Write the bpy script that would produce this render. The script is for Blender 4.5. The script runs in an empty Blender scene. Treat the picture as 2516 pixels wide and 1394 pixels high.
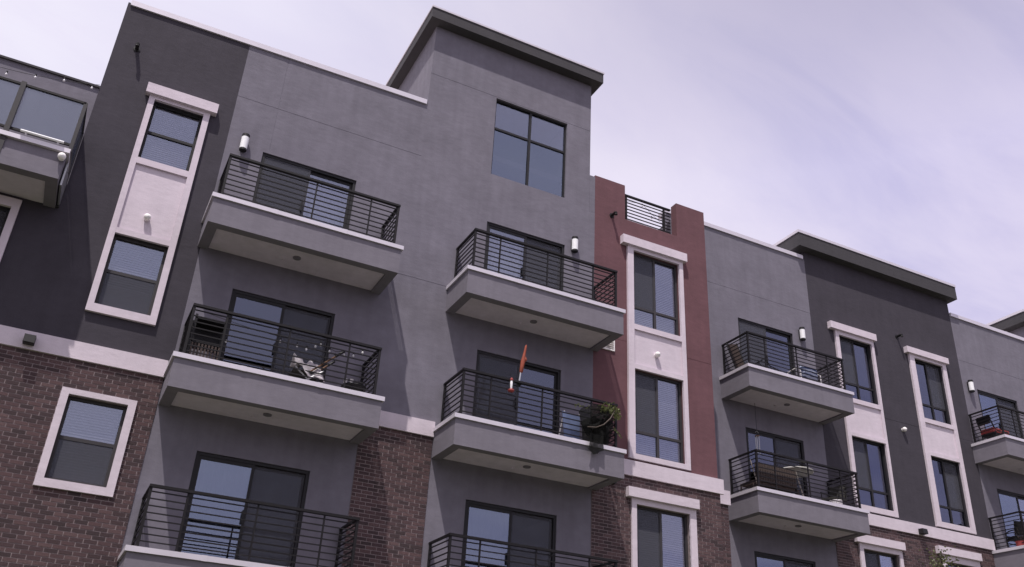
import bpy, math, random
from mathutils import Vector, Matrix
random.seed(7)
S = bpy.context.scene
COL = S.collection
OZ = 1.6                      # eye height: heights below are measured from the eye

# ---------------------------------------------------------------- camera
cam_d = bpy.data.cameras.new('camera'); cam = bpy.data.objects.new('camera', cam_d); COL.objects.link(cam)
cam_d.sensor_width = 36.0; cam_d.lens = 36.0 * 2247.6 / 2516.0
cam_d.clip_start = 0.1; cam_d.clip_end = 4000
right = Vector((0.89159171, -0.44977064, 0.05263637))
down = Vector((0.2529852, 0.39831774, -0.8816697))
fwd = Vector((0.37558315, 0.79940563, 0.46892211))
m3 = Matrix((right, -down, -fwd)).transposed()
cam.matrix_world = Matrix.Translation((0, 0, OZ)) @ m3.to_4x4()
S.camera = cam

# ---------------------------------------------------------------- sky, sun, exposure
SUN = Vector((0.86, 1.0, -2.85))          # direction the light travels
elev = math.atan2(2.85, math.hypot(0.86, 1.0)); azim = math.atan2(-0.86, -1.0)
W = bpy.data.worlds.new('World'); S.world = W; W.use_nodes = True
nt = W.node_tree; nt.nodes.clear(); N = nt.nodes.new; L = nt.links.new
out = N('ShaderNodeOutputWorld'); bg = N('ShaderNodeBackground'); bg.inputs[1].default_value = 0.1
L(bg.outputs[0], out.inputs[0])
sky = N('ShaderNodeTexSky'); sky.sky_type = 'NISHITA'; sky.sun_disc = False
sky.sun_elevation = elev; sky.sun_rotation = azim % (2 * math.pi)
tc = N('ShaderNodeTexCoord'); sep = N('ShaderNodeSeparateXYZ'); L(tc.outputs['Generated'], sep.inputs[0])
def wm(op, a, b=None):
    n = N('ShaderNodeMath'); n.operation = op
    for i, v in enumerate((a, b)):
        if v is None: continue
        if isinstance(v, (int, float)): n.inputs[i].default_value = v
        else: L(v, n.inputs[i])
    return n.outputs[0]
zc = wm('ADD', wm('MAXIMUM', sep.outputs[2], 0.0), 0.16)
cmb = N('ShaderNodeCombineXYZ'); L(wm('DIVIDE', sep.outputs[0], zc), cmb.inputs[0]); L(wm('DIVIDE', sep.outputs[1], zc), cmb.inputs[1])
mp = N('ShaderNodeMapping'); L(cmb.outputs[0], mp.inputs[0])
mp.inputs['Rotation'].default_value = (0, 0, math.radians(25)); mp.inputs['Scale'].default_value = (0.8, 1.5, 1); mp.inputs['Location'].default_value = (3.1, 1.7, 0)
def noise(scale, detail, rough, vec, dist=0.0):
    n = N('ShaderNodeTexNoise'); n.inputs['Scale'].default_value = scale; n.inputs['Detail'].default_value = detail
    n.inputs['Roughness'].default_value = rough; n.inputs['Distortion'].default_value = dist; L(vec, n.inputs['Vector']); return n.outputs[0]
def ramp(v, p0, p1, c0, c1):
    r = N('ShaderNodeValToRGB'); r.color_ramp.interpolation = 'EASE'
    r.color_ramp.elements[0].position = p0; r.color_ramp.elements[1].position = p1
    r.color_ramp.elements[0].color = c0; r.color_ramp.elements[1].color = c1; L(v, r.inputs[0]); return r.outputs[0]
def mixc(f, a, b):
    n = N('ShaderNodeMix'); n.data_type = 'RGBA'
    for s, v in ((n.inputs[0], f), (n.inputs[6], a), (n.inputs[7], b)):
        if isinstance(v, (int, float)): s.default_value = v
        elif isinstance(v, tuple): s.default_value = v
        else: L(v, s)
    return n.outputs[2]
K = 10.0
f1 = ramp(noise(1.25, 7, 0.55, mp.outputs[0], 0.5), 0.32, 0.66, (0, 0, 0, 1), (1, 1, 1, 1))
mp2 = N('ShaderNodeMapping'); L(cmb.outputs[0], mp2.inputs[0])
mp2.inputs['Rotation'].default_value = (0, 0, math.radians(-38)); mp2.inputs['Scale'].default_value = (0.75, 2.3, 1); mp2.inputs['Location'].default_value = (0.4, 5.2, 0)
f2 = ramp(noise(2.1, 9, 0.6, mp2.outputs[0], 0.7), 0.36, 0.68, (0, 0, 0, 1), (1, 1, 1, 1))
# thicker, whiter cloud towards the west (the sun's side), thinner grey-violet veil towards the east
west = N('ShaderNodeMapRange'); L(sep.outputs[0], west.inputs[0]); west.inputs[1].default_value = 0.75; west.inputs[2].default_value = -0.35
veil = mixc(f1, (0.52 * K, 0.49 * K, 0.79 * K, 1), (0.86 * K, 0.79 * K, 0.97 * K, 1))
cl = mixc(wm('MULTIPLY', west.outputs[0], 0.95), veil, (1.04 * K, 1.0 * K, 1.10 * K, 1))
cl = mixc(wm('MULTIPLY', f2, 0.55), cl, (0.84 * K, 0.77 * K, 0.97 * K, 1))
# the veil thickens and greys overhead
hi = N('ShaderNodeMapRange'); L(sep.outputs[2], hi.inputs[0]); hi.inputs[1].default_value = 0.56; hi.inputs[2].default_value = 0.74; hi.inputs[3].default_value = 0.0; hi.inputs[4].default_value = 0.8
east = N('ShaderNodeMapRange'); L(sep.outputs[0], east.inputs[0]); east.inputs[1].default_value = 0.05; east.inputs[2].default_value = 0.6
cl = mixc(wm('MULTIPLY', hi.outputs[0], east.outputs[0]), cl, (0.42 * K, 0.39 * K, 0.53 * K, 1))
fin = mixc(0.92, sky.outputs[0], cl)
L(fin, bg.inputs[0])
sun_d = bpy.data.lights.new('sun', 'SUN'); sun_d.energy = 4.4; sun_d.angle = math.radians(0.6); sun_d.color = (1.0, 0.95, 0.90)
sun = bpy.data.objects.new('sun', sun_d); COL.objects.link(sun)
sun.rotation_euler = SUN.to_track_quat('-Z', 'Y').to_euler(); sun.location = (-20, -20, 60)
S.view_settings.view_transform = 'Standard'; S.view_settings.look = 'None'
S.view_settings.exposure = 0.0; S.view_settings.gamma = 1.0; S.view_settings.use_curve_mapping = False

# ---------------------------------------------------------------- materials
def newmat(name):
    m = bpy.data.materials.new(name); m.use_nodes = True
    return m, m.node_tree, m.node_tree.nodes['Principled BSDF']
def plain(name, col, rough=0.6, metal=0.0, var=0.06, scale=6.0, bump=0.0, bscale=60, stretch=None):
    m, t, p = newmat(name); n = t.nodes.new; l = t.links.new
    p.inputs['Roughness'].default_value = rough; p.inputs['Metallic'].default_value = metal; p.inputs['Specular IOR Level'].default_value = 0.3
    c = n('ShaderNodeTexCoord'); vec = c.outputs['Object']
    if stretch:
        mpn = n('ShaderNodeMapping'); mpn.inputs['Scale'].default_value = stretch; l(vec, mpn.inputs[0]); vec = mpn.outputs[0]
    t1 = n('ShaderNodeTexNoise'); t1.inputs['Scale'].default_value = scale; t1.inputs['Detail'].default_value = 5; l(vec, t1.inputs['Vector'])
    mr = n('ShaderNodeMapRange'); mr.inputs[1].default_value = 0.25; mr.inputs[2].default_value = 0.75
    mr.inputs[3].default_value = 1 - var; mr.inputs[4].default_value = 1 + var; l(t1.outputs[0], mr.inputs[0])
    mx = n('ShaderNodeVectorMath'); mx.operation = 'SCALE'; mx.inputs[0].default_value = col; l(mr.outputs[0], mx.inputs['Scale'])
    l(mx.outputs[0], p.inputs['Base Color'])
    if bump:
        t2 = n('ShaderNodeTexNoise'); t2.inputs['Scale'].default_value = bscale; t2.inputs['Detail'].default_value = 4; l(c.outputs['Object'], t2.inputs['Vector'])
        b = n('ShaderNodeBump'); b.inputs['Strength'].default_value = bump; b.inputs['Distance'].default_value = 0.01
        l(t2.outputs[0], b.inputs['Height']); l(b.outputs[0], p.inputs['Normal'])
    return m
def stucco(name, col, blotch=0.10):
    """trowelled, painted render: fine sand grain, cloudy trowel marks and faint vertical rain streaks"""
    m, t, p = newmat(name); n = t.nodes.new; l = t.links.new
    p.inputs['Roughness'].default_value = 0.88; p.inputs['Specular IOR Level'].default_value = 0.25
    c = n('ShaderNodeTexCoord'); o = c.outputs['Object']
    def nz(scale, det, st=None, rough=0.5):
        v = o
        if st:
            q = n('ShaderNodeMapping'); q.inputs['Scale'].default_value = st; l(o, q.inputs[0]); v = q.outputs[0]
        x = n('ShaderNodeTexNoise'); x.inputs['Scale'].default_value = scale; x.inputs['Detail'].default_value = det; x.inputs['Roughness'].default_value = rough
        l(v, x.inputs['Vector']); return x.outputs[0]
    def rng(v, a):
        r = n('ShaderNodeMapRange'); r.inputs[1].default_value = 0.3; r.inputs[2].default_value = 0.7; r.inputs[3].default_value = 1 - a; r.inputs[4].default_value = 1 + a
        l(v, r.inputs[0]); return r.outputs[0]
    def mul(a, b):
        x = n('ShaderNodeMath'); x.operation = 'MULTIPLY'; l(a, x.inputs[0]); l(b, x.inputs[1]); return x.outputs[0]
    f = mul(mul(rng(nz(1.1, 6, (1, 1, 1.4), 0.6), blotch), rng(nz(7.0, 4, (1.0, 1, 0.12)), blotch * 0.55)), mul(rng(nz(5, 5, (1, 1, 1.2), 0.6), blotch * 0.6), rng(nz(150, 2), 0.05)))
    s = n('ShaderNodeVectorMath'); s.operation = 'SCALE'; s.inputs[0].default_value = col; l(f, s.inputs['Scale']); l(s.outputs[0], p.inputs['Base Color'])
    b1 = n('ShaderNodeBump'); b1.inputs['Strength'].default_value = 0.35; b1.inputs['Distance'].default_value = 0.006; l(nz(70, 4, None, 0.65), b1.inputs['Height'])
    b2 = n('ShaderNodeBump'); b2.inputs['Strength'].default_value = 0.22; b2.inputs['Distance'].default_value = 0.02; l(nz(5, 4, (1, 1, 2.2)), b2.inputs['Height']); l(b1.outputs[0], b2.inputs['Normal'])
    l(b2.outputs[0], p.inputs['Normal'])
    return m
def brickmat():
    m, t, p = newmat('brick_clay'); n = t.nodes.new; l = t.links.new
    p.inputs['Roughness'].default_value = 0.85; p.inputs['Specular IOR Level'].default_value = 0.2
    g = n('ShaderNodeNewGeometry'); oi = n('ShaderNodeObjectInfo')
    a = n('ShaderNodeMath'); l(g.outputs['Random Per Island'], a.inputs[0]); l(oi.outputs['Random'], a.inputs[1])
    fr = n('ShaderNodeMath'); fr.operation = 'FRACT'; l(a.outputs[0], fr.inputs[0])
    r = n('ShaderNodeValToRGB'); r.color_ramp.elements[0].color = (0.050, 0.035, 0.038, 1); r.color_ramp.elements[1].color = (0.114, 0.073, 0.075, 1)
    e = r.color_ramp.elements.new(0.45); e.color = (0.073, 0.046, 0.050, 1); e = r.color_ramp.elements.new(0.8); e.color = (0.094, 0.057, 0.060, 1)
    l(fr.outputs[0], r.inputs[0])
    c = n('ShaderNodeTexCoord'); x = n('ShaderNodeTexNoise'); x.inputs['Scale'].default_value = 55; x.inputs['Detail'].default_value = 4; l(c.outputs['Object'], x.inputs['Vector'])
    mr = n('ShaderNodeMapRange'); mr.inputs[3].default_value = 0.72; mr.inputs[4].default_value = 1.28; mr.inputs[1].default_value = .3; mr.inputs[2].default_value = .7; l(x.outputs[0], mr.inputs[0])
    s = n('ShaderNodeVectorMath'); s.operation = 'SCALE'; l(r.outputs[0], s.inputs[0]); l(mr.outputs[0], s.inputs['Scale']); l(s.outputs[0], p.inputs['Base Color'])
    b = n('ShaderNodeBump'); b.inputs['Strength'].default_value = 0.4; b.inputs['Distance'].default_value = 0.006; l(x.outputs[0], b.inputs['Height']); l(b.outputs[0], p.inputs['Normal'])
    return m
def glassmat(name, refl, tint, see, rough=0.0, wav=0.0015):
    """window pane: mirror coat over a see-through tinted sheet"""
    m = bpy.data.materials.new(name); m.use_nodes = True; t = m.node_tree; t.nodes.clear(); n = t.nodes.new; l = t.links.new
    o = n('ShaderNodeOutputMaterial'); mx = n('ShaderNodeMixShader'); gl = n('ShaderNodeBsdfGlossy'); tr = n('ShaderNodeBsdfTransparent')
    gl.inputs['Color'].default_value = tint; gl.inputs['Roughness'].default_value = rough; tr.inputs['Color'].default_value = (see, see, see * 1.04, 1)
    lw = n('ShaderNodeLayerWeight'); lw.inputs[0].default_value = 0.25
    mr = n('ShaderNodeMapRange'); mr.inputs[3].default_value = refl; mr.inputs[4].default_value = min(1, refl + 0.45); l(lw.outputs['Fresnel'], mr.inputs[0])
    c = n('ShaderNodeTexCoord'); x = n('ShaderNodeTexNoise'); x.inputs['Scale'].default_value = 1.3; x.inputs['Detail'].default_value = 1; l(c.outputs['Object'], x.inputs['Vector'])
    b = n('ShaderNodeBump'); b.inputs['Strength'].default_value = 1.0; b.inputs['Distance'].default_value = wav; l(x.outputs[0], b.inputs['Height']); l(b.outputs[0], gl.inputs['Normal'])
    l(mr.outputs[0], mx.inputs[0]); l(tr.outputs[0], mx.inputs[1]); l(gl.outputs[0], mx.inputs[2]); l(mx.outputs[0], o.inputs[0])
    return m
def meshmat(name, col, cover):
    """woven insect mesh or net: thin dark threads that let part of the light through"""
    m = bpy.data.materials.new(name); m.use_nodes = True; t = m.node_tree; t.nodes.clear(); n = t.nodes.new; l = t.links.new
    o = n('ShaderNodeOutputMaterial'); mx = n('ShaderNodeMixShader'); d = n('ShaderNodeBsdfDiffuse'); d.inputs[0].default_value = col
    tr = n('ShaderNodeBsdfTransparent'); c = n('ShaderNodeTexCoord'); x = n('ShaderNodeTexNoise'); x.inputs['Scale'].default_value = 5; x.inputs['Detail'].default_value = 3; l(c.outputs['Object'], x.inputs['Vector'])
    mr = n('ShaderNodeMapRange'); mr.inputs[3].default_value = cover - 0.12; mr.inputs[4].default_value = cover + 0.12; l(x.outputs[0], mr.inputs[0])
    l(mr.outputs[0], mx.inputs[0]); l(tr.outputs[0], mx.inputs[1]); l(d.outputs[0], mx.inputs[2]); l(mx.outputs[0], o.inputs[0]); return m

M = {}
M['grey'] = stucco('grey_stucco', (0.166, 0.154, 0.187))
M['slab'] = stucco('slab_stucco', (0.178, 0.163, 0.194), 0.07)
M['dark'] = stucco('dark_stucco', (0.051, 0.045, 0.057), 0.09)
M['red'] = stucco('red_stucco', (0.136, 0.066, 0.076), 0.09)
M['white'] = stucco('white_stucco', (0.60, 0.525, 0.585), 0.055)
M['soffit'] = stucco('soffit_board', (0.57, 0.51, 0.59), 0.08)
M['beam'] = stucco('beam_stucco', (0.17, 0.15, 0.165), 0.06)
M['eave'] = stucco('eave_paint', (0.056, 0.052, 0.058), 0.06)
M['brick'] = brickmat()
M['mortar'] = plain('mortar', (0.255, 0.205, 0.21), 0.95, var=0.18, scale=14, bump=0.4, bscale=120)
M['flash'] = plain('metal_flashing', (0.62, 0.58, 0.64), 0.42, 0.25, var=0.05, scale=3)
M['rail'] = plain('rail_paint', (0.0065, 0.005, 0.007), 0.6, var=0.15, scale=9)
M['frame'] = plain('window_frame_paint', (0.016, 0.015, 0.018), 0.55, var=0.1, scale=9)
M['framel'] = plain('bronze_frame_paint', (0.042, 0.038, 0.042), 0.55, var=0.1, scale=9)
M['black'] = plain('black_paint', (0.012, 0.011, 0.013), 0.5)
M['blind'] = plain('blind_slat', (0.62, 0.60, 0.62), 0.6, var=0.04)
M['curtain'] = plain('curtain_cloth', (0.55, 0.56, 0.60), 0.9, var=0.06)
M['room'] = plain('room_plaster', (0.42, 0.39, 0.37), 0.9, var=0.04)
M['clear'] = glassmat('clear_pane', 0.17, (0.74, 0.80, 0.98, 1), 0.72)
M['sky'] = glassmat('mirror_pane', 0.185, (0.66, 0.76, 0.98, 1), 0.5)
M['blue'] = glassmat('blue_pane', 0.12, (0.66, 0.72, 0.94, 1), 0.42)
M['dim'] = glassmat('dim_pane', 0.11, (0.78, 0.84, 1.0, 1), 0.5)
M['frost'] = glassmat('terrace_glass', 0.17, (0.62, 0.68, 0.80, 1), 0.60, 0.25)
M['screen'] = meshmat('insect_screen', (0.088, 0.088, 0.105, 1), 0.66)
M['net'] = meshmat('garden_net', (0.012, 0.012, 0.012, 1), 0.84)
M['lampw'] = plain('opal_glass', (0.85, 0.84, 0.86), 0.35, var=0.02)
M['ped'] = plain('white_plastic', (0.82, 0.78, 0.78), 0.5, var=0.04)
M['asphalt'] = plain('asphalt', (0.05, 0.05, 0.052), 0.95, var=0.25, scale=3, bump=0.5, bscale=90)
M['concrete'] = plain('concrete', (0.28, 0.265, 0.25), 0.9, var=0.12, scale=2, bump=0.3, bscale=70)
M['paint'] = plain('road_paint', (0.75, 0.74, 0.70), 0.8, var=0.1)
M['earth'] = plain('dry_earth', (0.13, 0.11, 0.085), 0.95, var=0.25, scale=0.6, bump=0.5, bscale=8)
M['lawn'] = plain('lawn_soil', (0.09, 0.10, 0.05), 0.95, var=0.3, scale=4, bump=0.6, bscale=50)
M['roofing'] = plain('roof_membrane', (0.5, 0.44, 0.43), 0.9, var=0.08, scale=1)
M['orange'] = plain('orange_cloth', (0.26, 0.062, 0.038), 0.8, var=0.15, scale=14)
M['steel'] = plain('grey_steel', (0.45, 0.45, 0.47), 0.35, 0.7)
M['redp'] = plain('red_plastic', (0.30, 0.05, 0.045), 0.4)
M['redc'] = plain('red_cushion', (0.25, 0.045, 0.045), 0.9, var=0.2, scale=12)
M['towel'] = plain('pale_blanket', (0.52, 0.48, 0.50), 0.95, var=0.25, scale=7, bump=0.5, bscale=30)
M['wood'] = plain('brown_wood', (0.16, 0.085, 0.05), 0.7, var=0.25, scale=6, stretch=(1, 1, 8))
M['wicker'] = plain('wicker', (0.068, 0.050, 0.046), 0.85, var=0.4, scale=45, bump=0.8, bscale=80)
M['brownd'] = plain('dark_brown_weave', (0.045, 0.030, 0.026), 0.85, var=0.3, scale=40)
M['armc'] = plain('worn_pale_wood', (0.30, 0.26, 0.24), 0.8, var=0.2)
M['pot'] = plain('dark_planter', (0.035, 0.032, 0.03), 0.8, var=0.2)
M['pale'] = plain('pale_tabletop', (0.62, 0.60, 0.58), 0.4)
M['bluec'] = plain('blue_cloth', (0.16, 0.20, 0.34), 0.9, var=0.2, scale=8)
M['bulb'] = plain('bulb_glass', (0.85, 0.83, 0.86), 0.15)
M['bark'] = plain('tree_bark', (0.10, 0.08, 0.07), 0.95, var=0.25, scale=10, bump=0.8, bscale=40)
def leafmat(name, c):
    m, t, p = newmat(name); n = t.nodes.new; l = t.links.new
    g = n('ShaderNodeNewGeometry'); r = n('ShaderNodeMapRange'); r.inputs[3].default_value = 0.55; r.inputs[4].default_value = 1.5; l(g.outputs['Random Per Island'], r.inputs[0])
    s = n('ShaderNodeVectorMath'); s.operation = 'SCALE'; s.inputs[0].default_value = c; l(r.outputs[0], s.inputs['Scale']); l(s.outputs[0], p.inputs['Base Color'])
    p.inputs['Roughness'].default_value = 0.55; p.inputs['Subsurface Weight'].default_value = 0.0
    return m
M['leaf'] = leafmat('leaf_green', (0.20, 0.205, 0.115)); M['vine'] = leafmat('vine_green', (0.21, 0.23, 0.10))
def stripe_cloth():
    m, t, p = newmat('striped_cushion_cloth'); n = t.nodes.new; l = t.links.new
    c = n('ShaderNodeTexCoord'); w = n('ShaderNodeTexWave'); w.inputs['Scale'].default_value = 3.6; w.inputs['Distortion'].default_value = 4.0; w.inputs['Detail'].default_value = 1; w.bands_direction = 'Z'
    l(c.outputs['Object'], w.inputs['Vector']); r = n('ShaderNodeValToRGB'); r.color_ramp.elements[0].color = (0.03, 0.05, 0.13, 1); r.color_ramp.elements[1].color = (0.34, 0.37, 0.48, 1)
    r.color_ramp.elements[0].position = .35; r.color_ramp.elements[1].position = .6
    l(w.outputs['Fac'], r.inputs[0]); l(r.outputs[0], p.inputs['Base Color']); p.inputs['Roughness'].default_value = 0.9; return m
M['stripe'] = stripe_cloth()

# ---------------------------------------------------------------- mesh helpers
class MB:
    def __init__(s): s.v = []; s.f = []
    def quad(s, *p): i = len(s.v); s.v += [tuple(q) for q in p]; s.f.append(tuple(range(i, i + len(p)))); return s
    def box(s, x0, x1, y0, y1, z0, z1, skip=''):
        i = len(s.v)
        s.v += [(x0, y0, z0), (x1, y0, z0), (x1, y1, z0), (x0, y1, z0), (x0, y0, z1), (x1, y0, z1), (x1, y1, z1), (x0, y1, z1)]
        F = {'b': (3, 2, 1, 0), 't': (4, 5, 6, 7), 'f': (0, 1, 5, 4), 'r': (1, 2, 6, 5), 'k': (2, 3, 7, 6), 'l': (3, 0, 4, 7)}
        s.f += [tuple(i + k for k in q) for n_, q in F.items() if n_ not in skip]; return s
    def bar(s, p, q, a, b=None, up=(0, 0, 1)):
        b = b or a; p = Vector(p); q = Vector(q); d = (q - p).normalized(); u = Vector(up)
        if abs(d.dot(u)) > 0.98: u = Vector((0, 1, 0))
        x = d.cross(u).normalized(); y = x.cross(d); i = len(s.v)
        for c in (p, q):
            for sx, sy in ((-1, -1), (1, -1), (1, 1), (-1, 1)): s.v.append(tuple(c + x * a / 2 * sx + y * b / 2 * sy))
        s.f += [(i, i + 1, i + 2, i + 3), (i + 7, i + 6, i + 5, i + 4)] + [(i + k, i + 4 + k, i + 4 + (k + 1) % 4, i + (k + 1) % 4) for k in range(4)]; return s
    def tube(s, pts, r, n=8, cap=True):
        pts = [Vector(p) for p in pts]; rs = r if isinstance(r, (list, tuple)) else [r] * len(pts); i0 = len(s.v)
        u = Vector((0, 0, 1))
        for k, p in enumerate(pts):
            d = (pts[min(k + 1, len(pts) - 1)] - pts[max(k - 1, 0)]).normalized()
            uu = u if abs(d.dot(u)) < 0.95 else Vector((1, 0, 0)); x = d.cross(uu).normalized(); y = x.cross(d)
            for j in range(n):
                a = 2 * math.pi * j / n; s.v.append(tuple(p + (x * math.cos(a) + y * math.sin(a)) * rs[k]))
        for k in range(len(pts) - 1):
            for j in range(n):
                a, b = i0 + k * n + j, i0 + k * n + (j + 1) % n; s.f.append((a, b, b + n, a + n))
        if cap: s.f.append(tuple(range(i0 + n - 1, i0 - 1, -1))); s.f.append(tuple(range(i0 + (len(pts) - 1) * n, i0 + len(pts) * n)))
        return s
    def lathe(s, prof, c=(0, 0, 0), n=16, ax='z'):
        i0 = len(s.v)
        for r, h in prof:
            for j in range(n):
                a = 2 * math.pi * j / n; q = (r * math.cos(a), r * math.sin(a), h)
                if ax == 'y': q = (q[0], -q[2], q[1])
                s.v.append((c[0] + q[0], c[1] + q[1], c[2] + q[2]))
        for k in range(len(prof) - 1):
            for j in range(n):
                a, b = i0 + k * n + j, i0 + k * n + (j + 1) % n; s.f.append((a, b, b + n, a + n))
        return s
WP = {}                                           # origin of every object, in the eye-height frame
def obj(name, mb, mat, parent=None, origin=(0, 0, 0), smooth=False, kind=None, label=None):
    """one mesh object; vertices are given in the eye-height frame when parent is the building, else in the parent's frame"""
    me = bpy.data.meshes.new(name)
    me.from_pydata([(v[0] - origin[0], v[1] - origin[1], v[2] - origin[2]) for v in mb.v], [], mb.f)
    me.materials.append(M[mat] if isinstance(mat, str) else mat)
    if smooth:
        for p in me.polygons: p.use_smooth = True
    o = bpy.data.objects.new(name, me); COL.objects.link(o); o.location = origin
    if parent: o.parent = parent
    if kind: o['kind'] = kind
    if label: o['label'] = label
    return o
def thing(name, label, cat, loc=(0, 0, 0), group=None, rz=0):
    o = bpy.data.objects.new(name, None); COL.objects.link(o); o.location = (loc[0], loc[1], loc[2] + OZ); o.rotation_euler = (0, 0, rz)
    o.empty_display_size = 0.2; o['label'] = label; o['category'] = cat
    if group: o['group'] = group
    return o
def dup(root, loc, label, rz=None):
    r = root.copy(); COL.objects.link(r); r.location = (loc[0], loc[1], loc[2] + OZ); r['label'] = label
    if rz is not None: r.rotation_euler = (0, 0, rz)
    for ch in list(root.children):
        c = ch.copy(); COL.objects.link(c); c.parent = r
        for g in list(ch.children): d = g.copy(); COL.objects.link(d); d.parent = c
    return r
def struct(name, mb, mat):
    o = obj(name, mb, mat); o.location.z += 0; o['kind'] = 'structure'; return o
def part_empty(name, parent, label=None):
    o = bpy.data.objects.new(name, None); COL.objects.link(o); o.parent = parent; o.empty_display_size = 0.1
    if label: o['label'] = label
    return o

# ---------------------------------------------------------------- ground
g = MB(); g.quad((-600, -600, -0.02), (600, -600, -0.02), (600, 900, -0.02), (-600, 900, -0.02)); struct('ground', g, 'earth')
g = MB(); g.box(-300, 300, -10.0, 1.2, -0.3, 0.0, 'b'); struct('road', g, 'asphalt')
for k in range(-24, 25):
    pass
g = MB()
for k in range(-30, 31): g.quad((k * 9.0, -4.46, 0.004), (k * 9.0 + 3, -4.46, 0.004), (k * 9.0 + 3, -4.34, 0.004), (k * 9.0, -4.34, 0.004))
struct('road_markings', g, 'paint')
g = MB(); g.box(-300, 300, 1.2, 1.36, -0.3, 0.14, 'b'); struct('kerb', g, 'concrete')
g = MB()
for k in range(-60, 61): g.box(k * 1.8 + .006, k * 1.8 + 1.794, 1.366, 4.4, -0.3, 0.135, 'b')
struct('pavement', g, 'concrete')
g = MB(); g.box(-300, 300, 4.41, 15.6, -0.3, 0.12, 'b'); struct('planting_strip', g, 'lawn')

# ---------------------------------------------------------------- unseen blocks added behind the camera to cut low sky light
def sky_blocker(x0, x1, h, mat, label):
    b = thing('apartment_building', label, 'building', ((x0 + x1) / 2, -24, -OZ)); w = (x1 - x0) / 2
    obj('wall', MB().box(-w, w, -12, 0, 0, h), mat, b); obj('parapet_cap', MB().box(-w - .1, w + .1, -12.1, .1, h, h + .3), 'flash', b)
    for f in range(int(h / 3.2)):
        n = int(2 * w / 4)
        for i in range(n):
            x = -w + (i + .5) * 2 * w / n; z = 1.1 + f * 3.2
            wn = obj('window', MB().box(x - .75, x + .75, .002, .05, z, z + 1.5), 'frame', b); obj('pane', MB().box(x - .68, x + .68, .052, .06, z + .07, z + 1.43), 'sky', wn)
sky_blocker(-52, -16, 9.8, 'grey', 'long grey block added unseen to the west to cut skylight'); sky_blocker(-14, 18, 10.2, 'red', 'brick red block added unseen behind the camera to cut skylight'); sky_blocker(20, 60, 10.0, 'slab', 'pale grey block added unseen to the east to cut skylight')

# ---------------------------------------------------------------- the building
Y1, Y2 = 15.75, 17.40
BL = thing('apartment_building', 'dark and light grey stucco apartment block with brick base, red bay and railed balconies', 'building', (0, 0, 0))

def wall(name, x0, x1, z0, z1, y, mat, holes=(), grooves=(), t=0.15, outline=None, label=None, parent=BL, vg=()):
    """front skin with real openings (depth t) and shallow control joints"""
    xs = {x0, x1}; zs = {z0, z1}
    for h in holes: xs |= {max(x0, h[0]), min(x1, h[1])}; zs |= {max(z0, h[2]), min(z1, h[3])}
    for gz in grooves: zs |= {gz - 0.005, gz + 0.005}
    for gx in vg: xs |= {gx - 0.004, gx + 0.004}
    xs = sorted(x for x in xs if x0 - 1e-6 <= x <= x1 + 1e-6); zs = sorted(z for z in zs if z0 - 1e-6 <= z <= z1 + 1e-6)
    nx, nz = len(xs) - 1, len(zs) - 1
    D = {}
    for i in range(nx):
        for k in range(nz):
            cx, cz = (xs[i] + xs[i + 1]) / 2, (zs[k] + zs[k + 1]) / 2; d = 0.0
            for gz in grooves:
                if abs(cz - gz) < 0.005: d = 0.005
            for gx in vg:
                if abs(cx - gx) < 0.004: d = 0.004
            for h in holes:
                if h[0] < cx < h[1] and h[2] < cz < h[3]: d = t
            D[i, k] = d
    mb = MB()
    for i in range(-1, nx + 1):
        for k in range(-1, nz + 1):
            d = D.get((i, k), t)
            if d < t: mb.quad((xs[i], y + d, zs[k]), (xs[i + 1], y + d, zs[k]), (xs[i + 1], y + d, zs[k + 1]), (xs[i], y + d, zs[k + 1]))
            if 0 <= k < nz:
                e = D.get((i + 1, k), t)
                if abs(d - e) > 1e-6 and i + 1 <= nx:
                    x = xs[i + 1]; mb.quad((x, y + d, zs[k]), (x, y + e, zs[k]), (x, y + e, zs[k + 1]), (x, y + d, zs[k + 1]))
            if 0 <= i < nx:
                e = D.get((i, k + 1), t)
                if abs(d - e) > 1e-6 and k + 1 <= nz:
                    z = zs[k + 1]; mb.quad((xs[i], y + d, z), (xs[i + 1], y + d, z), (xs[i + 1], y + e, z), (xs[i], y + e, z))
    return obj(name, mb, mat, parent, label=label, origin=(0, 0, -OZ) if False else (0, 0, 0))

def bx(name, x0, x1, y0, y1, z0, z1, mat, parent=BL, skip='', label=None):
    return obj(name, MB().box(x0, x1, y0, y1, z0, z1, skip), mat, parent, label=label)

# openings -------------------------------------------------------------
LV1 = (8.165, 5.09, 2.015); LV2 = (8.62, 5.52, 2.42)          # slab undersides, west part / east part
doors_W = [(1.76, 3.71, z + 0.46, z + 2.43) for z in LV1] + [(6.71, 8.67, z + 0.46, z + 2.43) for z in LV1]
towerwin = (6.71, 8.64, 11.86, 14.03)
win_L1 = (-0.41, 0.51, 9.63, 10.98); win_L2 = (-0.41, 0.51, 6.60, 8.00); win_L3 = (-0.38, 0.53, 3.59, 4.97); win_A = (-3.3, -2.07, 6.5, 7.97)
win_R1 = (10.49, 11.80, 9.07, 11.0); win_R2 = (10.49, 11.81, 6.03, 7.98); win_R3 = (10.50, 11.84, 2.95, 4.96)
doors_D = [(14.97, 16.88, z + 0.46, z + 2.50) for z in LV2]; doors_E = [(24.20, 26.0, z + 0.46, z + 2.49) for z in LV2]
win_F = {(c, r): v for c, (a, b) in (('a', (18.58, 19.84)), ('b', (21.56, 22.74))) for r, v in ((1, (a, b, 9.62, 11.51)), (2, (a, b, 6.62, 8.50)))}
win_F3a = (18.50, 19.76, 3.5, 5.47); win_F3b = (21.50, 22.72, 3.5, 5.55)

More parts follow.
